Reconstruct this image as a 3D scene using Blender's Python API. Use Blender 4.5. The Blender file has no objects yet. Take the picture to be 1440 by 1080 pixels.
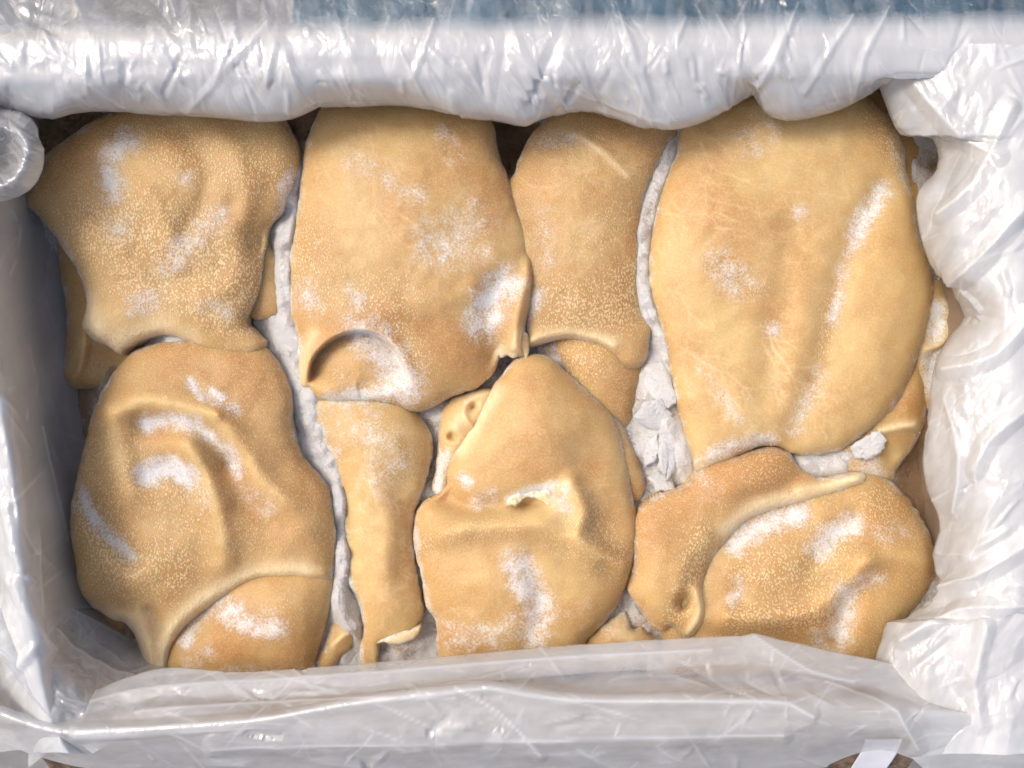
import bpy, math, random
import numpy as np
from mathutils import Vector

random.seed(7); RNG = np.random.default_rng(7)
scene = bpy.context.scene
COL = scene.collection

# ------------------------------------------------------------------ camera, sky, sun, exposure
K = 0.0004            # metres per photo pixel on the plane of the meat
DCAM = 443.0          # mm, camera height over that plane
Z0 = 200.0            # mm, that plane over the ground
cam_d = bpy.data.cameras.new('camera')
cam = bpy.data.objects.new('camera', cam_d); COL.objects.link(cam)
cam.location = (0, 0, (Z0 + DCAM) / 1000)
cam.rotation_euler = (0, 0, 0)
cam_d.sensor_width = 36; cam_d.lens = 36 * DCAM / 576
cam_d.clip_start = 0.01; cam_d.clip_end = 200
cam_d.dof.use_dof = True; cam_d.dof.focus_distance = DCAM / 1000 - 0.002; cam_d.dof.aperture_fstop = 5.0
scene.camera = cam

SUN_EL, SUN_AZ = math.radians(54), math.radians(-68)
world = bpy.data.worlds.new('World'); scene.world = world; world.use_nodes = True
wn = world.node_tree
bg = wn.nodes['Background']
sky = wn.nodes.new('ShaderNodeTexSky'); sky.sky_type = 'NISHITA'; sky.sun_disc = False
sky.sun_elevation = SUN_EL; sky.sun_rotation = SUN_AZ
sky.air_density = 1.0; sky.dust_density = 6.0; sky.ozone_density = 1.0
wn.links.new(sky.outputs[0], bg.inputs[0]); bg.inputs[1].default_value = 0.15
sun_d = bpy.data.lights.new('sun', 'SUN'); sun_d.energy = 1.0; sun_d.angle = math.radians(17); sun_d.color = (1, .95, .87)
sun = bpy.data.objects.new('sun', sun_d); COL.objects.link(sun)
sd = Vector((math.cos(SUN_EL) * math.sin(SUN_AZ), math.cos(SUN_EL) * math.cos(SUN_AZ), math.sin(SUN_EL)))
sun.rotation_euler = sd.to_track_quat('Z', 'Y').to_euler(); sun.location = sd * 3
scene.view_settings.view_transform = 'Standard'; scene.view_settings.look = 'None'
scene.view_settings.exposure = 0.36; scene.view_settings.gamma = 1.0; scene.view_settings.use_curve_mapping = False
scene.render.engine = 'CYCLES'
scene.cycles.transparent_max_bounces = 12; scene.cycles.max_bounces = 6; scene.cycles.diffuse_bounces = 4
scene.cycles.use_adaptive_sampling = True; scene.cycles.adaptive_threshold = .04; scene.cycles.adaptive_min_samples = 12

# ------------------------------------------------------------------ noise and geometry helpers
def hash2(ix, iy, seed):
    n = (ix.astype(np.int64) * 374761393 + iy.astype(np.int64) * 668265263 + seed * 974634551) & 0xffffffff
    n = ((n ^ (n >> 13)) * 1274126177) & 0xffffffff
    n = ((n ^ (n >> 16)) * 2246822519) & 0xffffffff
    return ((n ^ (n >> 15)) & 0xffffff) / 16777216.0
def perlin(x, y, seed=0):
    ix, iy = np.floor(x), np.floor(y); fx, fy = x - ix, y - iy
    def g(dx, dy):
        a = hash2(ix + dx, iy + dy, seed) * 2 * math.pi
        return np.cos(a) * (fx - dx) + np.sin(a) * (fy - dy)
    sx, sy = fx * fx * fx * (fx * (fx * 6 - 15) + 10), fy * fy * fy * (fy * (fy * 6 - 15) + 10)
    a = g(0, 0) * (1 - sx) + g(1, 0) * sx; b = g(0, 1) * (1 - sx) + g(1, 1) * sx
    return (a * (1 - sy) + b * sy) * 1.5
def fbm(x, y, seed=0, octs=4, gain=.5):
    t, a = 0, 1.0
    for o in range(octs):
        t = t + a * perlin(x, y, seed + o * 17); x, y, a = x * 2.03, y * 2.03, a * gain
    return t
def ridged(x, y, seed=0, octs=3, gain=.5):
    t, a = 0, 1.0
    for o in range(octs):
        t = t + a * (1 - np.abs(perlin(x, y, seed + o * 31)) * 2); x, y, a = x * 2.1 + 3.7, y * 2.1 - 1.3, a * gain
    return t
def worley(x, y, seed=0):
    ix, iy = np.floor(x), np.floor(y)
    f1 = np.full(x.shape, 9.0); f2 = f1.copy(); cid = np.zeros(x.shape)
    for dx in (-1, 0, 1):
        for dy in (-1, 0, 1):
            cx, cy = ix + dx, iy + dy
            px, py = cx + hash2(cx, cy, seed), cy + hash2(cx, cy, seed + 5)
            d = np.hypot(px - x, py - y); m = d < f1
            f2 = np.where(m, f1, np.minimum(f2, d)); cid = np.where(m, hash2(cx, cy, seed + 9), cid); f1 = np.where(m, d, f1)
    return f1, f2, cid
def crumple(x, y, seed=0, n=7):
    """sharp random fold lines, as in thin film that has been handled"""
    wx = x + .35 * fbm(x * .7, y * .7, seed + 1, 2); wy = y + .35 * fbm(x * .7, y * .7, seed + 2, 2)
    r = np.random.default_rng(seed); t = np.zeros(x.shape)
    for i in range(n):
        a = r.uniform(0, math.pi); f = r.uniform(.4, 1.3); ph = r.uniform(0, 1)
        s = (wx * math.cos(a) + wy * math.sin(a)) * f + ph + .3 * perlin(wx * .5, wy * .5, seed + 40 + i)
        w = np.clip(perlin(x * .6 + i * 3.1, y * .6, seed + 60 + i) + .45, 0, 1)
        t += np.abs((s % 1) - .5) * 2 / f * w
    f1, f2, cid = worley(wx * .9, wy * .9, seed + 77)
    return t / n + .5 * f1

def facets(x, y, seed=0, warp=.35):
    """flat triangular facets meeting in sharp folds"""
    x, y = x + warp * fbm(x * .8, y * .8, seed + 1, 2), y + warp * fbm(x * .8 + 5, y * .8, seed + 2, 2)
    k = (x + y) * .366; i, j = np.floor(x + k), np.floor(y + k); u, v = x + k - i, y + k - j
    r = lambda a, b: hash2(i + a, j + b, seed)
    return np.where(u >= v, r(0, 0) * (1 - u) + r(1, 0) * (u - v) + r(1, 1) * v, r(0, 0) * (1 - v) + r(0, 1) * (v - u) + r(1, 1) * u) - .5

def smooth(e0, e1, x):
    t = np.clip((x - e0) / (e1 - e0), 0, 1); return t * t * (3 - 2 * t)
def spline(pts, closed=True, step=4.0):
    P = np.array(pts, float); n = len(P); out = []
    for i in range(n if closed else n - 1):
        if closed: p0, p1, p2, p3 = P[i - 1], P[i], P[(i + 1) % n], P[(i + 2) % n]
        else: p0, p1, p2, p3 = P[max(i - 1, 0)], P[i], P[i + 1], P[min(i + 2, n - 1)]
        m = max(1, int(np.linalg.norm((p2 - p1)[:2]) / step))
        # centripetal tangents keep tight corners from looping
        d1 = max(np.linalg.norm(p2 - p1), 1e-6); d0 = max(np.linalg.norm(p1 - p0), 1e-6); d2 = max(np.linalg.norm(p3 - p2), 1e-6)
        m1 = (p2 - p0) / (d0 + d1) * d1; m2 = (p3 - p1) / (d1 + d2) * d1
        for k in range(m):
            t = k / m; h = t * t * (3 - 2 * t)
            out.append((1 - h) * p1 + h * p2 + (t * (1 - t) ** 2) * m1 - (t * t * (1 - t)) * m2)
    if not closed: out.append(P[-1])
    return np.array(out)
def poly_dist(x, y, line, closed=False):
    """distance and side (+ = left of travel on screen with y down -> see sign) to a polyline"""
    P = np.asarray(line, float)[:, :2]
    if len(P) == 1: d = np.hypot(x - P[0, 0], y - P[0, 1]); return d, d, P[0, 0] + 0 * x, P[0, 1] + 0 * x, 0 * x
    A = P; B = np.roll(P, -1, 0)
    if not closed: A, B = A[:-1], B[:-1]
    best = np.full(x.shape, 1e9); side = np.zeros(x.shape); qx = np.zeros(x.shape); qy = np.zeros(x.shape); tt = np.zeros(x.shape)
    for i in range(len(A)):
        ex, ey = B[i] - A[i]; L2 = ex * ex + ey * ey + 1e-12
        t = np.clip(((x - A[i, 0]) * ex + (y - A[i, 1]) * ey) / L2, 0, 1)
        cx, cy = A[i, 0] + t * ex, A[i, 1] + t * ey
        d = (x - cx) ** 2 + (y - cy) ** 2; m = d < best
        best = np.where(m, d, best); side = np.where(m, ex * (y - A[i, 1]) - ey * (x - A[i, 0]), side)
        qx = np.where(m, cx, qx); qy = np.where(m, cy, qy); tt = np.where(m, (i + t) / len(A), tt)
    return np.sqrt(best), side, qx, qy, tt
def inside(x, y, P):
    c = np.zeros(x.shape, bool); n = len(P)
    for i in range(n):
        x1, y1 = P[i]; x2, y2 = P[(i + 1) % n]
        if y1 == y2: continue
        c ^= ((y1 > y) != (y2 > y)) & (x < (x2 - x1) * (y - y1) / (y2 - y1) + x1)
    return c
def place(px, py, z):
    """photo pixel at height z (mm over the meat plane) -> metres"""
    f = K * (DCAM - z) / DCAM
    return np.stack([(px - 720) * f, -(py - 540) * f, (Z0 + z) / 1000 + 0 * px], -1)
def mask(x, y, strokes, base=0.0):
    m = np.zeros(x.shape) + base
    for pts, w, s in strokes:
        pts = pts if isinstance(pts[0], (tuple, list)) else [pts]
        d = poly_dist(x, y, spline(pts, False, 8) if len(pts) > 2 else pts)[0]
        v = s * np.exp(-(d / w) ** 2)
        m = np.maximum(m, v) if s > 0 else m + v
    return np.clip(m, 0, 1.5)
def link(name, me, mat, parent=None, origin=None):
    o = bpy.data.objects.new(name, me); COL.objects.link(o)
    if mat: me.materials.append(mat)
    if parent: o.parent = parent
    return o
def mesh_from(name, V, F, mat, parent=None, attrs=None, smooth_=True):
    V = np.asarray(V, float)
    off = np.array(parent.location) if parent is not None and parent.type == 'EMPTY' else np.zeros(3)
    me = bpy.data.meshes.new(name)
    F = np.asarray(F)
    if F.ndim == 2:
        n, k = F.shape
        me.vertices.add(len(V)); me.vertices.foreach_set('co', (V - off).astype(np.float32).ravel())
        me.loops.add(n * k); me.loops.foreach_set('vertex_index', F.astype(np.int32).ravel())
        me.polygons.add(n); me.polygons.foreach_set('loop_start', np.arange(0, n * k, k, dtype=np.int32))
        me.update(calc_edges=True)
    else:
        me.from_pydata([tuple(v) for v in V - off], [], [list(f) for f in F])
    me.polygons.foreach_set('use_smooth', np.full(len(me.polygons), smooth_))
    for k_, v in (attrs or {}).items():
        a = me.attributes.new(k_, 'FLOAT', 'POINT'); a.data.foreach_set('value', np.asarray(v, np.float32))
    me.validate(); me.update()
    return link(name, me, mat, parent)
def empty(name, px, py, z, label, cat, group=None):
    o = bpy.data.objects.new(name, None); COL.objects.link(o)
    o.location = [float(v) for v in place(np.array(px, float), np.array(py, float), np.array(z, float))]
    o.empty_display_size = .01
    tag(o, label, cat, group); return o
def tag(o, label=None, cat=None, group=None, kind=None):
    for k_, v in (('label', label), ('category', cat), ('group', group), ('kind', kind)):
        if v: o[k_] = v
    return o

# ------------------------------------------------------------------ node helpers
class NT:
    def __init__(s, name):
        s.m = bpy.data.materials.new(name); s.m.use_nodes = True; s.t = s.m.node_tree; s.t.nodes.clear()
        s.out = s.n('ShaderNodeOutputMaterial')
    def n(s, t, **kw):
        o = s.t.nodes.new(t)
        for k_, v in kw.items(): setattr(o, k_, v)
        return o
    def set(s, sock, v):
        if isinstance(v, bpy.types.NodeSocket): s.t.links.new(v, sock)
        elif isinstance(v, tuple) and len(v) == 3 and sock.type == 'RGBA': sock.default_value = (*v, 1)
        else: sock.default_value = v
    def coord(s): return s.n('ShaderNodeNewGeometry').outputs['Position']
    def attr(s, name): return s.n('ShaderNodeAttribute', attribute_name=name).outputs['Fac']
    def math(s, op, a, b=0.0, c=0.0, clamp=False):
        o = s.n('ShaderNodeMath', operation=op, use_clamp=clamp)
        s.set(o.inputs[0], a); s.set(o.inputs[1], b); s.set(o.inputs[2], c); return o.outputs[0]
    def ramp(s, v, a, b, lo=0.0, hi=1.0):
        o = s.n('ShaderNodeMapRange', interpolation_type='SMOOTHSTEP')
        for i, x in enumerate((v, a, b, lo, hi)): s.set(o.inputs[i], x)
        return o.outputs[0]
    def mix(s, f, a, b):
        o = s.n('ShaderNodeMix', data_type='RGBA'); s.set(o.inputs[0], f); s.set(o.inputs[6], a); s.set(o.inputs[7], b); return o.outputs[2]
    def noise(s, p, scale, detail=3, rough=.55, dist=0.0):
        o = s.n('ShaderNodeTexNoise'); s.set(o.inputs['Vector'], p); o.inputs['Scale'].default_value = scale
        o.inputs['Detail'].default_value = detail; o.inputs['Roughness'].default_value = rough; o.inputs['Distortion'].default_value = dist
        return o.outputs
    def voro(s, p, scale, feature='F1', rand=1.0):
        o = s.n('ShaderNodeTexVoronoi', feature=feature); s.set(o.inputs['Vector'], p); o.inputs['Scale'].default_value = scale
        o.inputs['Randomness'].default_value = rand; return o.outputs['Distance']
    def vadd(s, a, b, k=1.0):
        o = s.n('ShaderNodeVectorMath', operation='MULTIPLY_ADD'); s.set(o.inputs[0], b); o.inputs[1].default_value = (k, k, k); s.set(o.inputs[2], a); return o.outputs[0]
    def warp(s, p, scale, amt):
        c = s.n('ShaderNodeVectorMath', operation='SUBTRACT'); s.set(c.inputs[0], s.noise(p, scale, 2)['Color']); c.inputs[1].default_value = (.5, .5, .5)
        return s.vadd(p, c.outputs[0], amt)
    def stretch(s, p, rot, sc):
        o = s.n('ShaderNodeMapping'); s.set(o.inputs['Vector'], p); o.inputs['Rotation'].default_value = rot; o.inputs['Scale'].default_value = sc; return o.outputs[0]
    def bump(s, h, dist, strength=1.0, normal=None):
        o = s.n('ShaderNodeBump'); s.set(o.inputs['Height'], h); o.inputs['Distance'].default_value = dist; o.inputs['Strength'].default_value = strength
        if normal: s.set(o.inputs['Normal'], normal)
        return o.outputs[0]
    def done(s, sh): s.t.links.new(sh, s.out.inputs[0]); return s.m
def bsdf(N, **kw):
    b = N.n('ShaderNodeBsdfPrincipled')
    for k_, v in kw.items(): N.set(b.inputs[k_.replace('_', ' ')], v)
    return b

# ------------------------------------------------------------------ materials
def mat_meat():
    N = NT('tripe'); p = N.coord()
    tone, nap, vein, pale, frost = (N.attr(a) for a in ('tone', 'nap', 'vein', 'pale', 'frost'))
    n2 = N.noise(p, 120, 4, .62)['Fac']; n3 = N.noise(p, 900, 2)['Fac']
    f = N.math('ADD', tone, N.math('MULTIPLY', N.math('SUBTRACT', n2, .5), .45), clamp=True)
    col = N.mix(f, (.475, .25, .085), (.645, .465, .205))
    col = N.mix(N.math('MULTIPLY', N.ramp(n3, .42, .68), .22), col, (.80, .66, .45))
    col = N.mix(N.math('MULTIPLY', vein, .95, clamp=True), col, (.80, .63, .38))
    # papillae: small raised pale flecks, bigger where the nap is coarse
    pn = N.warp(p, 230, .0022)
    vp = N.voro(N.stretch(pn, (0, 0, .2), (1, .6, 1)), 930)
    t_ = N.math('ADD', .26, N.math('MULTIPLY', nap, .18))
    fk = N.ramp(N.math('SUBTRACT', vp, t_), -.09, .09, 1, 0)
    fk = N.math('MULTIPLY', N.math('MULTIPLY', fk, N.ramp(n2, .12, .42)), N.ramp(nap, .02, .50), clamp=True)
    col = N.mix(N.math('MULTIPLY', N.math('SUBTRACT', nap, fk, clamp=True), .36), col, (.40, .20, .07))
    col = N.mix(N.math('MULTIPLY', fk, .60), col, (.86, .70, .43))
    # cut rims: cream with fibres
    fib = N.noise(N.stretch(p, (0, 0, .7), (1, .16, 1)), 700, 3)['Fac']
    col = N.mix(N.math('MULTIPLY', pale, N.ramp(fib, .25, .7, .62, 1), clamp=True), col, (.88, .71, .44))
    # frost lying in the hollows
    g = N.math('ADD', N.math('MULTIPLY', N.math('SUBTRACT', N.noise(p, 760, 4, .75)['Fac'], .5), 2.0), N.math('MULTIPLY', N.math('SUBTRACT', n2, .5), 1.4))
    fr = N.ramp(N.math('ADD', frost, N.math('MULTIPLY', g, N.ramp(frost, 0, .30))), .10, 1.05)
    col = N.mix(N.math('MULTIPLY', fr, .93), col, (.86, .85, .84))
    h = N.math('ADD', N.math('MULTIPLY', fk, 1.0), N.math('MULTIPLY', n3, .3))
    h = N.math('ADD', h, N.math('MULTIPLY', N.math('MULTIPLY', fib, pale), .8)); h = N.math('ADD', h, N.math('MULTIPLY', n2, .45))
    h = N.math('ADD', h, N.math('MULTIPLY', fr, N.noise(p, 1100, 2, .8)['Fac']))
    nr = N.bump(h, .00075, .8)
    b = bsdf(N, Base_Color=col, Roughness=N.math('ADD', .50, N.math('MULTIPLY', fr, .3)), Subsurface_Weight=.6, Subsurface_Scale=.012, Normal=nr)
    b.inputs['Subsurface Radius'].default_value = (1, .5, .22); b.inputs['Specular IOR Level'].default_value = .36
    return N.done(b.outputs[0])
def mat_frost():
    N = NT('frost'); p = N.coord(); fr = N.attr('frost')
    g = N.math('ADD', N.noise(p, 95, 4, .65)['Fac'], N.math('MULTIPLY', N.noise(p, 800, 3, .8)['Fac'], 1.1))
    f = N.ramp(N.math('ADD', N.math('SUBTRACT', g, 1.05), fr), .14, .74)
    col = N.mix(f, (.40, .26, .15), (.81, .795, .78))
    nr = N.bump(N.noise(p, 1300, 3, .8)['Fac'], .0016, .9); nr = N.bump(N.noise(p, 380, 3, .75)['Fac'], .0022, .8, nr)
    b = bsdf(N, Base_Color=col, Roughness=.62, Subsurface_Weight=.2, Subsurface_Scale=.004, Normal=nr)
    return N.done(b.outputs[0])
def mat_ice():
    N = NT('ice'); p = N.coord()
    n = N.noise(p, 160, 4, .6)['Fac']
    col = N.mix(n, (.78, .77, .76), (.92, .92, .92))
    nr = N.bump(N.noise(p, 500, 4, .7)['Fac'], .0022, .9)
    b = bsdf(N, Base_Color=col, Roughness=.32, Normal=nr, Transmission_Weight=.12, IOR=1.31)
    b2 = N.n('ShaderNodeBsdfTranslucent'); N.set(b2.inputs[0], (.8, .8, .8))
    m = N.n('ShaderNodeMixShader'); m.inputs[0].default_value = .15
    N.t.links.new(b.outputs[0], m.inputs[1]); N.t.links.new(b2.outputs[0], m.inputs[2])
    return N.done(m.outputs[0])
def mat_film():
    """thin milky polythene: part clear, part white, with a shiny creased skin"""
    N = NT('polythene'); p = N.coord(); op = N.attr('opac'); cr = N.attr('crinkle')
    pw = N.warp(p, 40, .02)
    a = N.voro(N.stretch(pw, (0, 0, .5), (1, .34, 1)), 48, 'DISTANCE_TO_EDGE'); b_ = N.voro(N.stretch(pw, (0, 0, -.7), (1, .38, 1)), 130, 'DISTANCE_TO_EDGE')
    c_ = N.noise(pw, 90, 3, .6)['Fac']
    h = N.math('ADD', N.math('MINIMUM', a, .13), N.math('MULTIPLY', N.math('MINIMUM', b_, .16), .42)); h = N.math('ADD', h, N.math('MULTIPLY', c_, .10))
    bn = N.n('ShaderNodeBump'); N.set(bn.inputs['Height'], h); N.set(bn.inputs['Distance'], .0050); N.set(bn.inputs['Strength'], cr)
    nr = bn.outputs[0]
    white = (.72, .73, .735)
    d = N.n('ShaderNodeBsdfDiffuse'); N.set(d.inputs[0], white)
    t = N.n('ShaderNodeBsdfTranslucent'); N.set(t.inputs[0], white)
    dt = N.n('ShaderNodeMixShader'); dt.inputs[0].default_value = .27
    N.t.links.new(d.outputs[0], dt.inputs[1]); N.t.links.new(t.outputs[0], dt.inputs[2])
    tr = N.n('ShaderNodeBsdfTransparent'); N.set(tr.inputs[0], (.97, .97, .97))
    ms = N.n('ShaderNodeMixShader')
    N.set(ms.inputs[0], op); N.t.links.new(tr.outputs[0], ms.inputs[1]); N.t.links.new(dt.outputs[0], ms.inputs[2])
    g = N.n('ShaderNodeBsdfGlossy'); N.set(g.inputs[0], (1, 1, 1)); g.inputs['Roughness'].default_value = .12; N.set(g.inputs['Normal'], nr)
    lw = N.n('ShaderNodeLayerWeight'); lw.inputs[0].default_value = .5
    fz = N.math('ADD', .085, N.math('MULTIPLY', N.math('POWER', lw.outputs['Facing'], 4.0), .45))
    m2 = N.n('ShaderNodeMixShader'); N.set(m2.inputs[0], fz)
    N.t.links.new(ms.outputs[0], m2.inputs[1]); N.t.links.new(g.outputs[0], m2.inputs[2])
    return N.done(m2.outputs[0])
def mat_simple(name, c1, c2, scale, rough=.8, bumpd=.0006, bscale=None):
    N = NT(name); p = N.coord(); n = N.noise(p, scale, 5, .6)['Fac']
    b = bsdf(N, Base_Color=N.mix(N.ramp(n, .3, .7), c1, c2), Roughness=rough, Normal=N.bump(N.noise(p, bscale or scale * 6, 4, .7)['Fac'], bumpd, .8))
    return N.done(b.outputs[0])
M_MEAT = mat_meat(); M_FROST = mat_frost(); M_ICE = mat_ice(); M_FILM = mat_film()
M_KRAFT = mat_simple('kraft_board', (.26, .185, .125), (.34, .25, .175), 60)
M_TORN = mat_simple('torn_board', (.10, .06, .04), (.30, .20, .14), 160, .95, .002)
M_PAPER = mat_simple('white_paper', (.74, .74, .78), (.80, .80, .84), 30, .55, .0002)
M_CONC = mat_simple('concrete', (.17, .17, .172), (.23, .23, .23), 40, .9, .001)
M_TARP = mat_simple('blue_tarp', (.018, .052, .085), (.04, .10, .15), 22, .5, .001)
M_CRYSTAL = mat_simple('frost_crystal', (.80, .80, .80), (.86, .86, .86), 300, .45)

# ------------------------------------------------------------------ ground and things round the carton
def grid_sheet(name, x0, x1, y0, y1, nx, ny, zf, mat, parent=None):
    X, Y = np.meshgrid(np.linspace(x0, x1, nx), np.linspace(y0, y1, ny)); Z = zf(X, Y)
    V = np.stack([X, Y, Z], -1).reshape(-1, 3) / 1000
    i = np.arange(nx * ny).reshape(ny, nx)
    F = np.stack([i[:-1, :-1], i[:-1, 1:], i[1:, 1:], i[1:, :-1]], -1).reshape(-1, 4)
    return mesh_from(name, V, F, mat, parent)
g = grid_sheet('ground', -60000, 60000, -60000, 60000, 3, 3, lambda X, Y: 0 * X, M_CONC); tag(g, kind='structure')
t = grid_sheet('tarpaulin', -175, 620, 205, 640, 120, 70,
               lambda X, Y: 6 + 5 * ridged(X / 130, Y / 130, 3, 2) + 3 * fbm(X / 40, Y / 40, 5, 2) + 3, M_TARP)
sol = t.modifiers.new('thickness', 'SOLIDIFY'); sol.thickness = .0008
tag(t, 'crumpled blue tarpaulin on the ground past the far rim of the carton', 'tarpaulin')

# carton: inside faces x -262..253, y -169..173, rim 45 mm over the meat plane
XI0, XI1, YI0, YI1, RIM = -284, 253, -169, 173, 45
def box(name, x0, x1, y0, y1, z0, z1, mat, parent, bev=.8):
    V = [(x, y, z) for z in (z0, z1) for y in (y0, y1) for x in (x0, x1)]
    F = [(0, 2, 3, 1), (4, 5, 7, 6), (0, 1, 5, 4), (2, 6, 7, 3), (0, 4, 6, 2), (1, 3, 7, 5)]
    o = mesh_from(name, np.array(V, float) / 1000, F, mat, parent, smooth_=False)
    b = o.modifiers.new('bevel', 'BEVEL'); b.width = bev / 1000; b.segments = 2
    return o
carton = empty('carton', 720, 540, 0, 'open cardboard carton lined with clear plastic and packed with frozen stomachs', 'carton')
carton.location = (0, 0, 0)
W = 6
zb, zt = 1, Z0 + RIM
box('carton_wall', XI0 - W, XI0, YI0 - W, YI1 + W, zb, zt, M_KRAFT, carton)
box('carton_wall', XI1, XI1 + W, YI0 - W, YI1 + W, zb, zt, M_KRAFT, carton)
box('carton_wall', XI0 + .2, XI1 - .2, YI1, YI1 + W, zb, zt - .6, M_KRAFT, carton)
box('carton_wall', XI0 + .2, XI1 - .2, YI0 - W, YI0, zb, zt - .6, M_KRAFT, carton)
box('carton_base', XI0 + .2, XI1 - .2, YI0 + .2, YI1 - .2, zb + .4, 6, M_KRAFT, carton)
# near flap, folded out and torn along its edge
def torn_flap():
    n = 160; X = np.linspace(-249, 214, n)
    edge = -41 - 5 * fbm(X / 26, X * 0 + 2, 8, 4) - 3 * perlin(X / 5, X * 0, 4)
    rows = []
    for k_, f_ in enumerate((0, .25, .5, .75, .93, 1.0)):
        y = YI0 - W - .5 + edge * f_; z = zt - 7 - 30 * f_ ** 1.4 + (1.2 * perlin(X / 9, X * 0 + f_ * 3, 12) if f_ > .9 else 0)
        rows.append(np.stack([X, y, z + 0 * X], -1))
    V = np.array(rows); T_ = V.copy(); B_ = V - np.array([0, 0, 4.])
    A = np.concatenate([T_, B_[::-1]]); m = len(A)
    i = np.arange(m * n).reshape(m, n)
    F = [(i[a, b], i[(a + 1) % m, b], i[(a + 1) % m, b + 1], i[a, b + 1]) for a in range(m) for b in range(n - 1)]
    return mesh_from('carton_flap', A.reshape(-1, 3) / 1000, np.array(F), M_TORN, carton)
fl = torn_flap(); fl['label'] = 'torn brown flap along the near rim'

# ------------------------------------------------------------------ stomachs: each layer is a thick, puffed skin with its own outline
def vein_lines(x, y, veins, seed, P):
    """pale vessels that fork as they run; each entry (x, y, heading, length, level)"""
    m = np.zeros(x.shape)
    if not veins: return m
    r = np.random.default_rng(seed + 500); segs = []
    def grow(px, py, a, ln, w, st):
        n = max(2, int(ln / 7)); curl = r.normal(0, .035)
        for i in range(n):
            a += curl + r.normal(0, .16); q = (px + 7 * math.cos(a), py + 7 * math.sin(a))
            segs.append((px, py, q[0], q[1], w * (1 - .5 * i / n), st * (1 - .45 * i / n))); px, py = q
            if ln > 22 and r.random() < .30:
                grow(px, py, a + r.choice([-1, 1]) * r.uniform(.4, 1.1), ln * r.uniform(.3, .6), w * .75, st * .85)
    for vx, vy, a, ln, lev in veins: grow(vx, vy, a, ln, 1.9, lev * .85)
    for x1, y1, x2, y2, w, st in segs:
        R_ = 6
        b = (x > min(x1, x2) - R_) & (x < max(x1, x2) + R_) & (y > min(y1, y2) - R_) & (y < max(y1, y2) + R_)
        if not b.any(): continue
        xx, yy = x[b], y[b]; ex, ey = x2 - x1, y2 - y1
        t = np.clip(((xx - x1) * ex + (yy - y1) * ey) / (ex * ex + ey * ey + 1e-9), 0, 1)
        m[b] = np.maximum(m[b], st * np.exp(-((xx - x1 - t * ex) ** 2 + (yy - y1 - t * ey) ** 2) / (w * w)))
    return np.clip(m * (.6 + .6 * fbm(x / 30, y / 30, seed + 71, 2)), 0, 1)
def scatter_veins(seed, n, box_, ln=(30, 80), lev=(.3, .8), main=None):
    r = np.random.default_rng(seed); o = list(main or [])
    for _ in range(n): o.append((r.uniform(box_[0], box_[2]), r.uniform(box_[1], box_[3]), r.uniform(0, 6.28), r.uniform(*ln), r.uniform(*lev)))
    return o
CAP = {}
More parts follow.
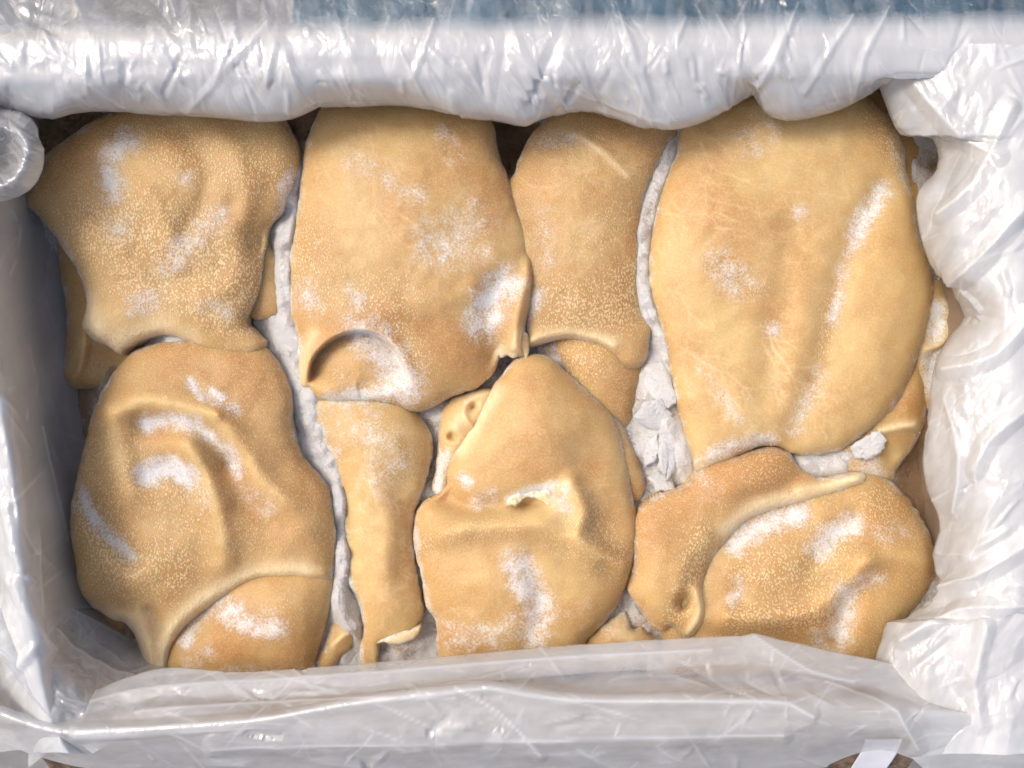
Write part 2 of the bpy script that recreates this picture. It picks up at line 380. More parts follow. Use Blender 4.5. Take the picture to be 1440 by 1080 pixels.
def layer(name, root, outline, zc, T, L, feats=(), frost=(), nap=0.0, naps=(), veins=(), pales=(), tone=.5, tones=(),
          s=2.4, seed=1, lump=1.2, mat=None, skirt=9, jitter=1.2, crystals=0, grain=0.0, edge=.58, autofrost=0.0):
    mat = mat or M_MEAT
    P = spline(outline, True, 4)[:, :2]
    P = P + jitter * np.stack([fbm(P[:, 0] / 14, P[:, 1] / 14, seed, 3), fbm(P[:, 0] / 14 + 9, P[:, 1] / 14, seed + 3, 3)], -1)
    lo, hi = P.min(0) - 2 * s, P.max(0) + 2 * s
    nx, ny = int((hi[0] - lo[0]) / s) + 2, int((hi[1] - lo[1]) / s) + 2
    GX, GY = np.meshgrid(lo[0] + s * np.arange(nx), lo[1] + s * np.arange(ny))
    ins = inside(GX, GY, P)
    d, _, qx, qy, _ = poly_dist(GX, GY, P, True)
    cell = ins[:-1, :-1] | ins[:-1, 1:] | ins[1:, 1:] | ins[1:, :-1]
    used = np.zeros(ins.shape, bool)
    for a, b in ((0, 0), (0, 1), (1, 1), (1, 0)): used[a:ny - 1 + a, b:nx - 1 + b] |= cell
    snap = used & ~ins
    near = ins & (d < .3 * s)
    snap |= near
    GX = np.where(snap, qx, GX); GY = np.where(snap, qy, GY); d = np.where(ins & ~near, d, 0)
    u = 1 - np.exp(-d / L)
    w = smooth(0, 3.0 * s, d) * ins
    for _ in range(14):
        a = u.copy(); a[1:-1, 1:-1] = (u[:-2, 1:-1] + u[2:, 1:-1] + u[1:-1, :-2] + u[1:-1, 2:]) / 4
        u = u + w * (a - u) * .9
    u2 = 1 - np.exp(-d / (L * 4.2))
    for _ in range(160):
        a = u2.copy(); a[1:-1, 1:-1] = (u2[:-2, 1:-1] + u2[2:, 1:-1] + u2[1:-1, :-2] + u2[1:-1, 2:]) / 4
        u2 = u2 + w * (a - u2) * .95
    prof = np.sqrt(np.clip(1 - (1 - u) ** 2, 0, 1)); prof2 = np.clip(u2 / max(u2.max(), .5), 0, 1) ** .75
    x, y = GX, GY
    H = zc - T - .35 * T + .55 * T * prof + .80 * T * prof2
    dz = lump * fbm(x / 85, y / 85, seed + 11, 3) +   .22 * lump * fbm(x / 26, y / 22, seed + 19, 2)
    for f in feats:
        if f[0] == 'r':
            dd, _, _, _, tt = poly_dist(x, y, spline(f[1], False, 8) if len(f[1]) > 2 else f[1])
            end = 1.0
            dz = dz + f[3] * np.exp(-(dd / f[2]) ** 2) * end
        elif f[0] == 's':      # step: high on the left hand of travel (screen), falling over 'soft', fading over 'fall'
            L_ = spline(f[1], False, 6); dd, side, _, _, tt = poly_dist(x, y, L_)
            sg = np.where(side > 0, dd, -dd)     # >0 : right hand on a y-down screen
            fade = smooth(0, .12, tt) * smooth(1, .88, tt)
            dz = dz - f[2] * smooth(-f[4] * .3, f[4], sg) * np.exp(-np.maximum(sg - f[4], 0) / f[3]) * fade
            dz = dz + f[2] * .35 * np.exp(-(np.minimum(sg, 0) / (f[3] * .35)) ** 2) * (sg < f[4] * .2) * fade
        elif f[0] == 'b':
            cx, cy = f[1]; rx, ry = f[2]; ca, sa = math.cos(math.radians(f[3])), math.sin(math.radians(f[3]))
            ux, uy = (x - cx) * ca + (y - cy) * sa, -(x - cx) * sa + (y - cy) * ca
            dz = dz + f[4] * np.exp(-(ux / rx) ** 2 - (uy / ry) ** 2)
    H = H + dz * smooth(0, L * .9, d)
    fr = mask(x, y, [(a_, b_ * 1.5, min(c_ * .92, .92)) for a_, b_, c_ in frost])
    fr = np.maximum(fr, edge * np.exp(-d / 7) * (.75 + .5 * fbm(x / 40, y / 40, seed + 41, 3)))
    if autofrost: fr = np.clip(fr + autofrost * np.clip(-dz / 5, 0, 1), 0, 1.4)
    H = H + .35 * fr * (RNG.random(x.shape) - .2)
    if grain: H = H + grain * (fbm(x / 7, y / 7, seed + 31, 3) + .8 * (RNG.random(x.shape) - .5)) * (d > 0)
    A = {'frost': fr, 'nap': mask(x, y, naps, nap), 'vein': vein_lines(x, y, veins, seed, P), 'pale': mask(x, y, [(a_, b_ * 1.35, c_ * 1.1) for a_, b_, c_ in pales]),
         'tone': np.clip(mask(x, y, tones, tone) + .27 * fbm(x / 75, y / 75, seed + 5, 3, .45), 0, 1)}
    idx = np.full(ins.shape, -1); idx[used] = np.arange(used.sum())
    q = np.stack([idx[:-1, :-1], idx[1:, :-1], idx[1:, 1:], idx[:-1, 1:]], -1)[cell]
    top = place(x, y, H)[used]; n = len(top)
    # outline loop -> skirt -> underside
    e = np.concatenate([q[:, [0, 1]], q[:, [1, 2]], q[:, [2, 3]], q[:, [3, 0]]])
    key = np.minimum(e[:, 0], e[:, 1]) * (n + 1) + np.maximum(e[:, 0], e[:, 1])
    _, inv, cnt = np.unique(key, return_inverse=True, return_counts=True)
    be = e[cnt[inv.ravel()] == 1]
    bot = top.copy(); bot[:, 2] = (Z0 + zc - 1.35 * T - skirt) / 1000
    V = np.concatenate([top, bot])
    F = np.concatenate([q, q[:, ::-1] + n, np.stack([be[:, 1], be[:, 0], be[:, 0] + n, be[:, 1] + n], -1)])
    at = {k_: np.concatenate([v[used], v[used] * 0 + (v[used] if k_ == 'tone' else 0)]) for k_, v in A.items()}
    o = mesh_from(name, V, F, mat, root, at)
    if crystals: crystal_cloud(root, top, A['frost'][used] ** 2.5 * (d[used] > 0), crystals, seed)
    return o
OV = np.array([(1, 0, 0), (-1, 0, 0), (0, 1, 0), (0, -1, 0), (0, 0, 1), (0, 0, -1)], float)
OF = np.array([(0, 2, 4), (2, 1, 4), (1, 3, 4), (3, 0, 4), (2, 0, 5), (1, 2, 5), (3, 1, 5), (0, 3, 5)])
def crystal_cloud(root, pts, wt, n, seed, size=(.10, .30), name='frost_crystals'):
    r = np.random.default_rng(seed + 900)
    wt = np.clip(wt, 0, None)
    if wt.sum() <= 0: return
    i = r.choice(len(pts), n, p=wt / wt.sum())
    sz = r.uniform(*size, n) * (.6 + .8 * r.random(n) ** 3) / 1000
    c = pts[i] + r.normal(0, .45, (n, 3)) / 1000 * np.array([1, 1, .25])
    Q = r.normal(0, 1, (n, 3, 3)); Q = np.linalg.qr(Q)[0]
    V = np.einsum('nij,kj->nki', Q, OV) * sz[:, None, None] * r.uniform(.5, 1.4, (n, 6, 1)) + c[:, None]
    F = OF[None] + (np.arange(n) * 6)[:, None, None]
    o = mesh_from(name, V.reshape(-1, 3), F.reshape(-1, 3), M_CRYSTAL, root, smooth_=False)
    o['kind'] = 'stuff'; return o

GRP = 'frozen stomachs in the top layer'
CAT = 'stomach'
def S(px, py, z, label, group=GRP): return empty('frozen_stomach', px, py, z, label, CAT, group)

# 1 far left: warty, scalloped near edge
r = S(240, 330, -25, 'warty tan stomach with three pointed corners beside the far left corner of the carton')
layer('body', r, [(55, 245), (63, 220), (90, 198), (125, 173), (156, 158), (200, 148), (300, 146), (385, 150), (405, 176), (422, 216), (420, 245), (408, 275), (397, 300),
                  (380, 322), (374, 350), (370, 385), (364, 415), (352, 438), (346, 450), (356, 464), (372, 480), (366, 497),
                  (339, 506), (308, 502), (288, 495), (267, 481), (230, 471), (203, 477), (184, 487), (167, 498), (152, 487), (133, 478), (116, 462), (121, 430), (118, 404), (104, 373), (78, 334), (52, 303), (34, 284), (42, 262)],
      6, 13.26, 10.404, feats=[('b', (240, 260), (120, 70), 10, 4), ('r', [(262, 190), (292, 250), (255, 330)], 16, -2.2), ('r', [(205, 270), (240, 330)], 15, 2), ('b', (366, 340), (26, 26), 0, -5),
                         ('r', [(310, 180), (345, 250), (335, 320)], 20, 2.5), ('r', [(120, 440), (140, 460)], 18, 1.5), ('b', (235, 440), (70, 26), 0, 1.5), ('b', (160, 230), (30, 45), 20, -1.8), ('r', [(190, 360), (245, 395), (300, 380)], 14, -1.8), ('r', [(285, 420), (330, 400), (340, 350)], 14, 1.6), ('b', (285, 300), (16, 26), 30, -1.8), ('b', (330, 285), (14, 22), 20, -1.8)],
      frost=[([(182, 198), (160, 215), (153, 240), (160, 270)], 14, .72), ([(305, 310), (265, 345), (240, 370)], 17, .5), ([(210, 420), (190, 428)], 14, .55), ((262, 250), 12, .4), ([(280, 425), (320, 440)], 14, .35), ((165, 320), 20, .35),
             ([(410, 245), (400, 300), (396, 350), (396, 400)], 9, .8)],
      nap=.35, naps=[([(150, 330), (230, 330), (330, 400)], 75, 1.25), ([(250, 220), (350, 240)], 60, .9), ([(190, 390), (320, 440)], 45, 1.2)], tone=.46,
      tones=[([(60, 250), (130, 190), (160, 165)], 40, -.3), ((340, 300), 28, -.35), ([(130, 440), (270, 465)], 30, .75)],
      pales=[([(118, 425), (130, 455), (155, 478), (190, 474), (230, 462)], 13, .95), ([(230, 464), (270, 474)], 9, .6)], seed=3, crystals=2600)
layer('lower_lobe', r, [(340, 345), (378, 335), (399, 394), (403, 432), (384, 449), (352, 447), (335, 420)], -6, 10, 9, nap=.25, tone=.36, seed=4)
# left lower one peeping out
r = S(130, 460, -35, 'folded tan stomach half hidden under the warty one beside the left carton wall', 'stomachs in the layer below')
layer('body', r, [(70, 318), (80, 350), (84, 380), (91, 420), (94, 470), (87, 528), (104, 545), (150, 547), (185, 540), (215, 510), (210, 420), (160, 350)], -16, 14, 11,
      feats=[('r', [(117, 470), (114, 505), (98, 540)], 9, 4), ('b', (150, 505), (28, 30), 0, -7)], nap=.2, tone=.4, tones=[([(95, 520), (116, 480)], 12, .8)], seed=5)

# 2 upper middle left with an arched opening
r = S(575, 360, -25, 'broad plump stomach with an arched opening at its near left corner and a frosted notch')
layer('body', r, [(455, 148), (500, 138), (600, 138), (665, 148), (693, 172), (699, 208), (712, 243), (729, 286), (744, 325), (752, 365), (755, 396), (749, 432), (740, 455), (739, 478), (740, 500),
                  (722, 502), (705, 499), (697, 520), (672, 545), (640, 556), (612, 571), (586, 580), (555, 572), (520, 568), (488, 567), (456, 566), (438, 557), (434, 545), (423, 544), (420, 510), (417, 478), (408, 438), (403, 395), (408, 350), (417, 300), (423, 240), (430, 200), (443, 168)],
      9, 17.16, 13.464, feats=[('b', (570, 270), (110, 120), 0, 4.5), ('s', [(429, 548), (437, 508), (460, 480), (499, 464), (532, 470), (556, 492), (580, 540)], 12, 40, 6), ('r', [(700, 400), (690, 440), (698, 500)], 22, -7), ('b', (660, 455), (40, 70), 0, -2.5),
                         ('r', [(748, 370), (733, 430), (724, 500)], 11, 5), ('r', [(470, 440), (560, 432), (660, 415)], 22, 2), ('b', (605, 520), (55, 40), 0, 3), ('b', (500, 200), (40, 60), 0, 1.5), ('b', (640, 330), (40, 30), 0, -1.2)],
      frost=[([(508, 466), (535, 490), (560, 520), (572, 545)], 19, .85), ([(470, 564), (530, 552), (575, 545)], 11, .8), ([(712, 400), (690, 420), (682, 450)], 20, .85), ([(420, 405), (440, 425)], 15, .5), ([(495, 412), (505, 425)], 12, .5), ([(660, 310), (610, 345), (665, 345)], 28, .42), ((584, 275), 16, .42), ([(625, 190), (640, 215)], 16, .35), ([(436, 165), (432, 200)], 8, .4), ([(500, 230), (560, 270)], 25, .28), ([(610, 570), (650, 552)], 8, .45), ((455, 500), 14, .3)],
      nap=.12, naps=[([(430, 330), (440, 400), (560, 420)], 45, .8), ([(540, 450), (580, 520), (560, 560)], 34, .9), ((480, 530), 26, .5)], veins=scatter_veins(2, 90, (440, 170, 720, 420), (20, 60), (.15, .42), [(520, 190, 1.2, 130, .6), (640, 345, 2.4, 90, .6), (560, 300, .6, 90, .5)]), tone=.44,
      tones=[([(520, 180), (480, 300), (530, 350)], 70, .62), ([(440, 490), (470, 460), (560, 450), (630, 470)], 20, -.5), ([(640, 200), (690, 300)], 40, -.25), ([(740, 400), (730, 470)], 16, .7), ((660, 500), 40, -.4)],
      pales=[([(422, 542), (428, 500), (440, 470)], 7, .6), ([(738, 470), (722, 495), (706, 494)], 9, .7)], seed=21, crystals=3600)
te = layer('torn_end', r, [(701, 488), (706, 468), (722, 460), (740, 468), (744, 484), (743, 500), (739, 507), (735, 494), (730, 498), (722, 504), (713, 499), (704, 503)], -3, 4, 4, pales=[((722, 500), 13, .6)], tone=.5, seed=29, s=1.3, lump=.4, jitter=1.2)
te['label'] = 'pale torn end with loose shreds'

# 3 upper middle right: narrow
r = S(830, 380, -30, 'narrow far-row stomach with a pale curved rim, between two much broader ones')
layer('lower_lobe', r, [(770, 470), (778, 500), (800, 545), (840, 600), (872, 625), (890, 600), (900, 560), (912, 500), (905, 450), (850, 440)], -9, 16, 20, nap=.3, naps=[((815, 505), 45, 1.0)], tone=.42, tones=[([(890, 520), (880, 590)], 22, -.3), ((850, 520), 30, .6)],
      frost=[([(785, 515), (800, 540), (830, 570)], 8, .5)], seed=33, feats=[('b', (850, 525), (50, 40), 30, 3)])
layer('body', r, [(700, 310), (708, 262), (722, 245), (730, 222), (748, 188), (770, 166), (800, 146), (880, 146), (962, 150), (956, 184), (941, 211), (924, 240), (910, 272), (902, 318), (903, 362), (900, 407), (905, 438), (919, 452), (914, 480), (906, 512), (880, 520), (850, 492), (823, 481), (795, 477), (770, 482), (742, 490), (733, 489), (740, 470), (735, 440), (720, 400), (705, 350)],
      1, 14.04, 11.016, feats=[('b', (830, 240), (70, 90), 0, 3.5), ('r', [(735, 480), (779, 471), (823, 474), (860, 486)], 9, 3), ('r', [(805, 185), (850, 215), (885, 250)], 7, 1.5), ('b', (760, 330), (25, 90), -10, -2)],
      frost=[([(755, 410), (745, 440), (737, 462)], 9, .6), ([(948, 200), (920, 255), (908, 310), (905, 400), (912, 445)], 6, .9), ([(765, 300), (768, 370)], 14, .3), ([(800, 195), (760, 200)], 16, .3)],
      nap=.3, naps=[([(790, 430), (850, 440), (890, 400)], 45, 1.2), ([(830, 350), (870, 300)], 45, .5)], veins=scatter_veins(3, 60, (770, 190, 900, 430), (25, 70), (.3, .7), [(868, 270, 1.5, 100, .9), (815, 185, .7, 100, .7), (810, 330, -.9, 80, .7)]), tone=.38, tones=[([(760, 260), (765, 340)], 24, -.2), ([(800, 180), (830, 230)], 45, .6), ([(890, 330), (870, 400)], 30, -.3)],  # tones: dark left stroke puts the broad neighbour's cast shadow into the colour
      pales=[([(737, 484), (779, 474), (823, 475), (862, 484)], 8, .8), ([(815, 190), (855, 218), (880, 245)], 4, .5)], seed=37, crystals=1500)

# 4 far right: the biggest
r = S(1110, 390, -25, 'largest stomach, broad smooth and yellow with fine veins, beside the far right corner')
layer('body', r, [(950, 215), (956, 181), (968, 160), (1010, 140), (1060, 128), (1140, 126), (1200, 124), (1235, 150), (1258, 176), (1272, 206), (1276, 241), (1286, 284), (1294, 329), (1308, 372), (1312, 416), (1302, 465), (1288, 509), (1268, 557), (1240, 591), (1208, 618), (1172, 636), (1120, 640), (1095, 630), (1070, 628), (1040, 642), (1005, 660), (982, 664), (968, 630), (951, 566), (940, 505), (924, 445), (913, 405), (914, 345), (928, 276)],
      10, 17.16, 12.24, feats=[('r', [(1243, 262), (1212, 310), (1180, 390), (1165, 450), (1150, 520), (1120, 605)], 20, -3.6), ('b', (1040, 300), (90, 120), 20, 4), ('b', (1245, 450), (40, 130), 12, 3.5), ('b', (1000, 570), (40, 60), 0, -2.5), ('r', [(1110, 330), (1090, 450), (1075, 560)], 24, -2.2), ('b', (1130, 470), (22, 70), 15, 1.5), ('b', (1180, 190), (60, 40), 0, 2), ('r', [(975, 560), (1020, 600), (1090, 625)], 16, 1.5)],
      frost=[([(1240, 270), (1225, 295), (1205, 330)], 12, .8), ([(1195, 350), (1185, 390), (1172, 450)], 9, .5), ([(1150, 530), (1128, 580), (1120, 600)], 14, .42), ([(1000, 640), (1050, 622), (1085, 622)], 9, .7), ((1126, 300), 10, .5), ([(1010, 370), (1045, 400)], 22, .38), ((1085, 462), 10, .5), ([(1080, 160), (1060, 200)], 26, .33), ([(1268, 200), (1278, 260)], 13, .42), ([(975, 655), (1000, 645)], 10, .6), ([(990, 520), (1020, 565), (1040, 590)], 10, .35)],
      nap=.06, naps=[([(1020, 380), (1060, 400)], 30, .5), ([(1170, 420), (1160, 500)], 18, .6), ([(1230, 160), (1270, 220)], 26, .6)], veins=scatter_veins(4, 170, (922, 160, 1200, 630), (20, 65), (.15, .42), [(985, 200, 1.2, 160, .7), (930, 300, .2, 110, .6), (1080, 460, 1.5, 150, .9), (1072, 480, 1.2, 120, .8), (975, 500, .8, 150, .9), (1010, 540, .9, 100, .9), (960, 420, 1.0, 110, .7), (1000, 280, .1, 90, .6), (1010, 300, .15, 80, .6), (1005, 320, .2, 80, .6), (1080, 150, 1.4, 120, .5), (1040, 600, .5, 70, .7)]), tone=.62,
      tones=[([(960, 240), (1000, 300), (1090, 330)], 60, -.32), ([(1090, 380), (1110, 520)], 40, -.22), ((1250, 450), 60, .78), ([(1130, 180), (1100, 240)], 50, .75), ([(1178, 400), (1160, 500)], 16, -.3)], seed=41, crystals=2200, s=2.6)

# pieces behind and beside the biggest
r = S(1255, 230, -40, 'brown strip of stomach showing behind the upper right edge of the biggest one', 'stomachs in the layer below')
layer('body', r, [(1180, 130), (1230, 122), (1252, 140), (1275, 180), (1296, 195), (1300, 260), (1312, 330), (1320, 420), (1300, 450), (1260, 300), (1220, 200)], -14, 12, 10, tone=.3, nap=.1, frost=[((1308, 205), 8, .5)], seed=44)
r = S(1310, 470, -40, 'small looped piece of stomach holding frost between the biggest one and the right carton wall', 'stomachs in the layer below')
layer('body', r, [(1280, 400), (1315, 390), (1345, 420), (1362, 445), (1350, 470), (1325, 492), (1312, 500), (1322, 540), (1310, 580), (1290, 560), (1280, 480)], -11, 12, 9,
      feats=[('b', (1318, 455), (13, 30), 15, -6), ('r', [(1330, 425), (1342, 455), (1325, 485), (1305, 492)], 8, 3), ('b', (1308, 520), (9, 22), 0, -3)], frost=[([(1318, 435), (1314, 470)], 11, 1.0), ([(1310, 505), (1312, 545)], 10, 1.0)], tone=.55, pales=[([(1300, 493), (1330, 484)], 5, .7)], seed=46, s=2, crystals=700)
r = S(1255, 610, -35, 'orange tapering stomach end under the lower right edge of the biggest one', 'stomachs in the layer below')
layer('body', r, [(1180, 600), (1240, 560), (1275, 520), (1292, 505), (1304, 545), (1303, 585), (1290, 620), (1265, 655), (1252, 680), (1225, 690), (1180, 680)], -10, 12, 14,
      feats=[('r', [(1240, 605), (1265, 600), (1287, 598)], 7, 3.5), ('r', [(1238, 625), (1252, 640)], 10, -3), ('b', (1280, 550), (24, 30), 0, 3)], tone=.36, tones=[([(1260, 640), (1230, 670)], 24, .7)], pales=[([(1238, 607), (1265, 599), (1287, 598)], 5, 1.0)],
      frost=[([(1190, 640), (1230, 660)], 14, .5)], seed=48, s=2, crystals=300)

# 6 narrow, near row
r = S(530, 740, -30, 'long narrow pale stomach standing between the two plump ones of the near row')
layer('body', r, [(425, 560), (440, 550), (500, 545), (560, 556), (585, 578), (603, 605), (610, 630), (602, 664), (592, 700), (584, 724), (583, 768), (590, 820), (596, 852), (590, 882), (574, 896), (555, 904), (545, 902), (535, 908), (532, 930), (525, 950), (508, 945), (506, 914), (511, 884), (503, 848), (487, 814), (484, 768), (482, 730), (477, 692), (472, 654), (455, 625), (436, 595)],
      -1, 14.04, 12.24, feats=[('b', (545, 610), (50, 50), 0, 4), ('r', [(520, 690), (550, 720), (540, 800)], 18, 2.5), ('b', (505, 720), (18, 60), 0, -1.5), ('b', (565, 720), (22, 40), 0, -2), ('b', (535, 850), (40, 40), 0, 2.5), ('r', [(470, 590), (480, 640)], 22, -3), ('r', [(500, 870), (520, 930)], 10, -2)],
      frost=[([(438, 575), (450, 610), (466, 640)], 12, .55), ([(495, 590), (525, 610), (550, 650)], 26, .38), ([(477, 700), (481, 760), (484, 800), (500, 850)], 6, .8), ((530, 680), 30, .25), ([(470, 570), (560, 560)], 8, .45)],
      nap=.1, naps=[([(520, 600), (560, 650)], 40, .5)], veins=scatter_veins(6, 50, (480, 590, 590, 860), (25, 60), (.3, .7), [(500, 600, 1.1, 120, .8), (520, 680, 1.3, 120, .7)]), tone=.66, tones=[([(570, 720), (575, 790)], 20, -.35), ([(500, 700), (500, 800)], 25, .85), ((545, 700), 25, -.4)], seed=52, crystals=900)
layer('torn_strap', r, [(528, 905), (550, 893), (580, 884), (592, 880), (584, 898), (566, 906), (552, 907), (540, 903)], -3, 5, 5, pales=[((560, 895), 25, .5)], tone=.7, seed=55, s=1.8)

# 5 near left: big, knobbly, with a Y of pale bands
r = S(285, 730, -28, 'big knobbly stomach with pale Y-shaped bands, beside the near left corner')
layer('lower_layer', r, [(225, 965), (235, 900), (280, 850), (340, 800), (420, 790), (472, 790), (472, 830), (462, 870), (446, 925), (440, 965)], 1, 16, 16, feats=[('b', (400, 860), (60, 50), 0, 3), ('b', (290, 880), (30, 40), 0, -3)],
      frost=[([(315, 855), (345, 872), (385, 885)], 15, 0.72), ([(262, 905), (275, 870), (310, 848)], 9, 0.7), ([(265, 935), (290, 920)], 12, 0.4), ([(300, 948), (420, 945)], 9, 0.4)], nap=.15, naps=[((400, 850), 40, .4)], tone=.42, tones=[((320, 910), 40, -.45), ((420, 840), 30, .55)], seed=57, crystals=900)
layer('body', r, [(200, 965), (203, 940), (194, 906), (180, 880), (148, 866), (116, 838), (105, 790), (98, 735), (104, 688), (115, 640), (131, 580), (152, 535), (184, 497), (230, 480), (300, 478), (370, 486), (398, 520), (412, 556), (414, 604), (428, 642), (457, 676), (469, 700), (473, 742), (471, 797), (466, 818), (440, 817), (400, 815), (362, 818), (326, 836), (286, 862), (256, 890), (241, 920), (234, 965)],
      7, 17.16, 13.464, feats=[('r', [(160, 575), (205, 562), (260, 575), (305, 590), (335, 630), (365, 675), (395, 705)], 22.68, 6.48), ('r', [(157, 590), (163, 640), (185, 690)], 24.192, 4.86), ('r', [(205, 597), (245, 592), (285, 606), (318, 650)], 18.144, -4.86), ('r', [(262, 625), (290, 672), (308, 725), (316, 790)], 21.168, 5.94),
                         ('r', [(205, 668), (240, 660), (270, 678)], 19.656, -4.86), ('r', [(325, 655), (350, 700), (385, 728)], 27.216, -5.4), ('r', [(117, 700), (142, 742), (182, 784)], 18.144, -4.104), ('r', [(112, 745), (145, 785), (190, 815)], 19.656, 3.24), ('b', (400, 590), (40, 70), 25, 1.5), ('b', (420, 730), (40, 60), 0, 3), ('b', (235, 770), (45, 45), 0, 2.5),
                         ('r', [(150, 866), (188, 872), (208, 905), (214, 950)], 16.632, 2.7), ('r', [(225, 945), (238, 895), (285, 852), (325, 828), (370, 812), (450, 812)], 16.632, 3.456), ('r', [(212, 860), (224, 900), (222, 950)], 12.096, -3.78), ('r', [(270, 545), (330, 580)], 8.96, -1.296), ('b', (305, 583), (8, 6), 30, 2.5)],
      frost=[([(207, 596), (240, 590), (275, 598)], 10, 0.85), ([(285, 604), (318, 632), (335, 668)], 9, 0.62), ([(208, 668), (232, 658), (262, 668)], 13, 1), ([(265, 675), (290, 705)], 13, 0.4), ([(115, 695), (135, 735), (165, 765), (185, 782)], 8, 0.72), ([(265, 540), (290, 555), (330, 575)], 8, 0.5), ([(345, 690), (380, 712)], 14, 0.32), ([(268, 536), (283, 560)], 5, 0.9), ([(296, 548), (312, 560)], 6, 0.8)],
      nap=.3, naps=[([(120, 720), (170, 790), (240, 800)], 55, 1.1), ([(140, 640), (260, 720)], 60, 0.8), ((350, 760), 60, .5)], tone=.42,
      tones=[([(160, 575), (205, 562), (260, 575), (305, 590), (340, 640), (380, 690)], 15, 0.85), ([(262, 625), (290, 672), (312, 760)], 14, 0.8), ([(157, 590), (170, 660)], 16, 0.75), ([(325, 655), (350, 705), (400, 740)], 20, -0.4), ([(250, 510), (380, 530)], 40, -0.25), ([(215, 860), (222, 930)], 12, -0.3), ([(225, 610), (260, 612)], 12, -0.3), ([(180, 620), (230, 650)], 14, -0.25), ([(420, 640), (450, 700)], 22, -0.25)],  # the dark far-edge stroke paints the warty stomach's shadow into the tone
      pales=[([(150, 868), (186, 876), (204, 905), (210, 955)], 9, 0.9), ([(222, 955), (234, 900), (280, 851), (320, 827), (366, 808), (430, 805)], 11, 1.0), ([(200, 870), (215, 890)], 12, 0.5)], seed=61, crystals=2600)
r = S(165, 890, -45, 'brown sliver of stomach under the near left corner of the knobbly one', 'stomachs in the layer below')
layer('body', r, [(128, 845), (150, 840), (200, 870), (215, 935), (198, 928), (165, 900), (140, 872)], -20, 9, 9, tone=.35, seed=63)
r = S(480, 900, -40, 'small brown stub with a pale crease, in the frost right of the near left stomach', 'stomachs in the layer below')
layer('body', r, [(462, 880), (472, 862), (488, 856), (502, 870), (503, 890), (495, 908), (480, 925), (468, 945), (440, 955), (438, 930), (455, 905)], -11, 9, 9, feats=[('r', [(470, 905), (485, 893), (500, 885)], 5.4, 1.5)], pales=[([(468, 908), (485, 893), (500, 884)], 3, 0.6)], frost=[([(462, 885), (445, 930)], 8, 0.5)], tone=.4, seed=65, s=1.8)

# 7 near middle
r = S(742, 720, -28, 'waisted plump stomach with a ragged tear in its middle, near row centre')
layer('lower_layer', r, [(850, 570), (872, 590), (888, 622), (902, 655), (908, 682), (898, 705), (870, 700), (840, 640)], -6, 12, 10, tone=.33, seed=67, s=2)
layer('body', r, [(711, 519), (726, 504), (745, 498), (772, 502), (798, 524), (838, 560), (864, 590), (880, 640), (890, 694), (896, 734), (894, 775), (883, 816), (870, 850), (846, 880), (824, 905), (818, 945), (720, 950), (625, 945), (614, 910), (613, 873), (599, 853), (592, 808), (582, 771), (582, 734), (593, 708), (620, 691), (628, 680), (628, 660), (641, 630), (666, 592), (694, 543)],
      8, 17.16, 13.464, feats=[('b', (755, 600), (70, 70), 0, 7), ('r', [(615, 690), (655, 712), (700, 712), (760, 700)], 18, -8.45), ('r', [(625, 748), (670, 738), (720, 738), (770, 740), (830, 790)], 18, 4.55), ('r', [(805, 680), (822, 720), (815, 750), (860, 785), (885, 800)], 14, 5.85), ('b', (852, 738), (26, 32), 0, -5), ('b', (742, 709), (19, 7), -12, -7), ('b', (680, 830), (60, 50), 0, 3),
                         ('r', [(745, 790), (760, 850), (745, 900)], 17, -3.38), ('r', [(640, 632), (668, 592), (692, 553)], 9, 3.25), ('b', (830, 640), (40, 40), 0, -2), ('b', (830, 850), (36, 36), 0, 2.5)],
      frost=[([(728, 795), (742, 830), (762, 850), (750, 890)], 17, .82), ([(640, 890), (690, 895), (730, 885)], 22, .42), ([(650, 672), (658, 680)], 7, .7), ([(672, 705), (690, 698)], 11, .45), ([(716, 702), (745, 690), (790, 682), (798, 700)], 5, .75), ([(775, 700), (795, 712)], 9, .55), ([(584, 740), (590, 800), (606, 860)], 4, .6), ((810, 860), 22, .25)],
      nap=.12, naps=[([(820, 720), (870, 790)], 35, .7), ([(600, 760), (720, 740)], 28, .6), ([(850, 800), (780, 760)], 30, .5)], veins=scatter_veins(7, 16, (770, 670, 885, 800), (25, 60), (.3, .7)), tone=.5,
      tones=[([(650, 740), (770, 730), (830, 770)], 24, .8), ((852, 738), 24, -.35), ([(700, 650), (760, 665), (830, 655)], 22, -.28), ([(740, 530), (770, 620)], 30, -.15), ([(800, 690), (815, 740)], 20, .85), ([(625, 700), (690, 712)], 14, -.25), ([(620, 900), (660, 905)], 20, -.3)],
      pales=[([(645, 628), (668, 592), (694, 548)], 10, .85), ([(718, 702), (755, 688), (796, 684)], 6, .7), ((790, 712), 14, .5)], seed=71, crystals=2200)
te = layer('torn_edge', r, [(712, 708), (718, 698), (733, 692), (750, 690), (764, 686), (780, 679), (794, 680), (802, 690), (796, 706), (782, 716), (768, 709), (755, 700), (738, 700), (724, 711)], 9, 5, 5, frost=[([(716, 700), (750, 690), (792, 682)], 6, .6), ((785, 700), 9, .6)], pales=[((755, 697), 45, .9)], tone=.75, lump=2.6, jitter=3.5, grain=1.0, seed=77, s=1.6)
te['label'] = 'pale ragged tear'
r = S(645, 610, -35, 'pale twisted tube end with two small holes, left of the apex of the waisted stomach', 'stomachs in the layer below')
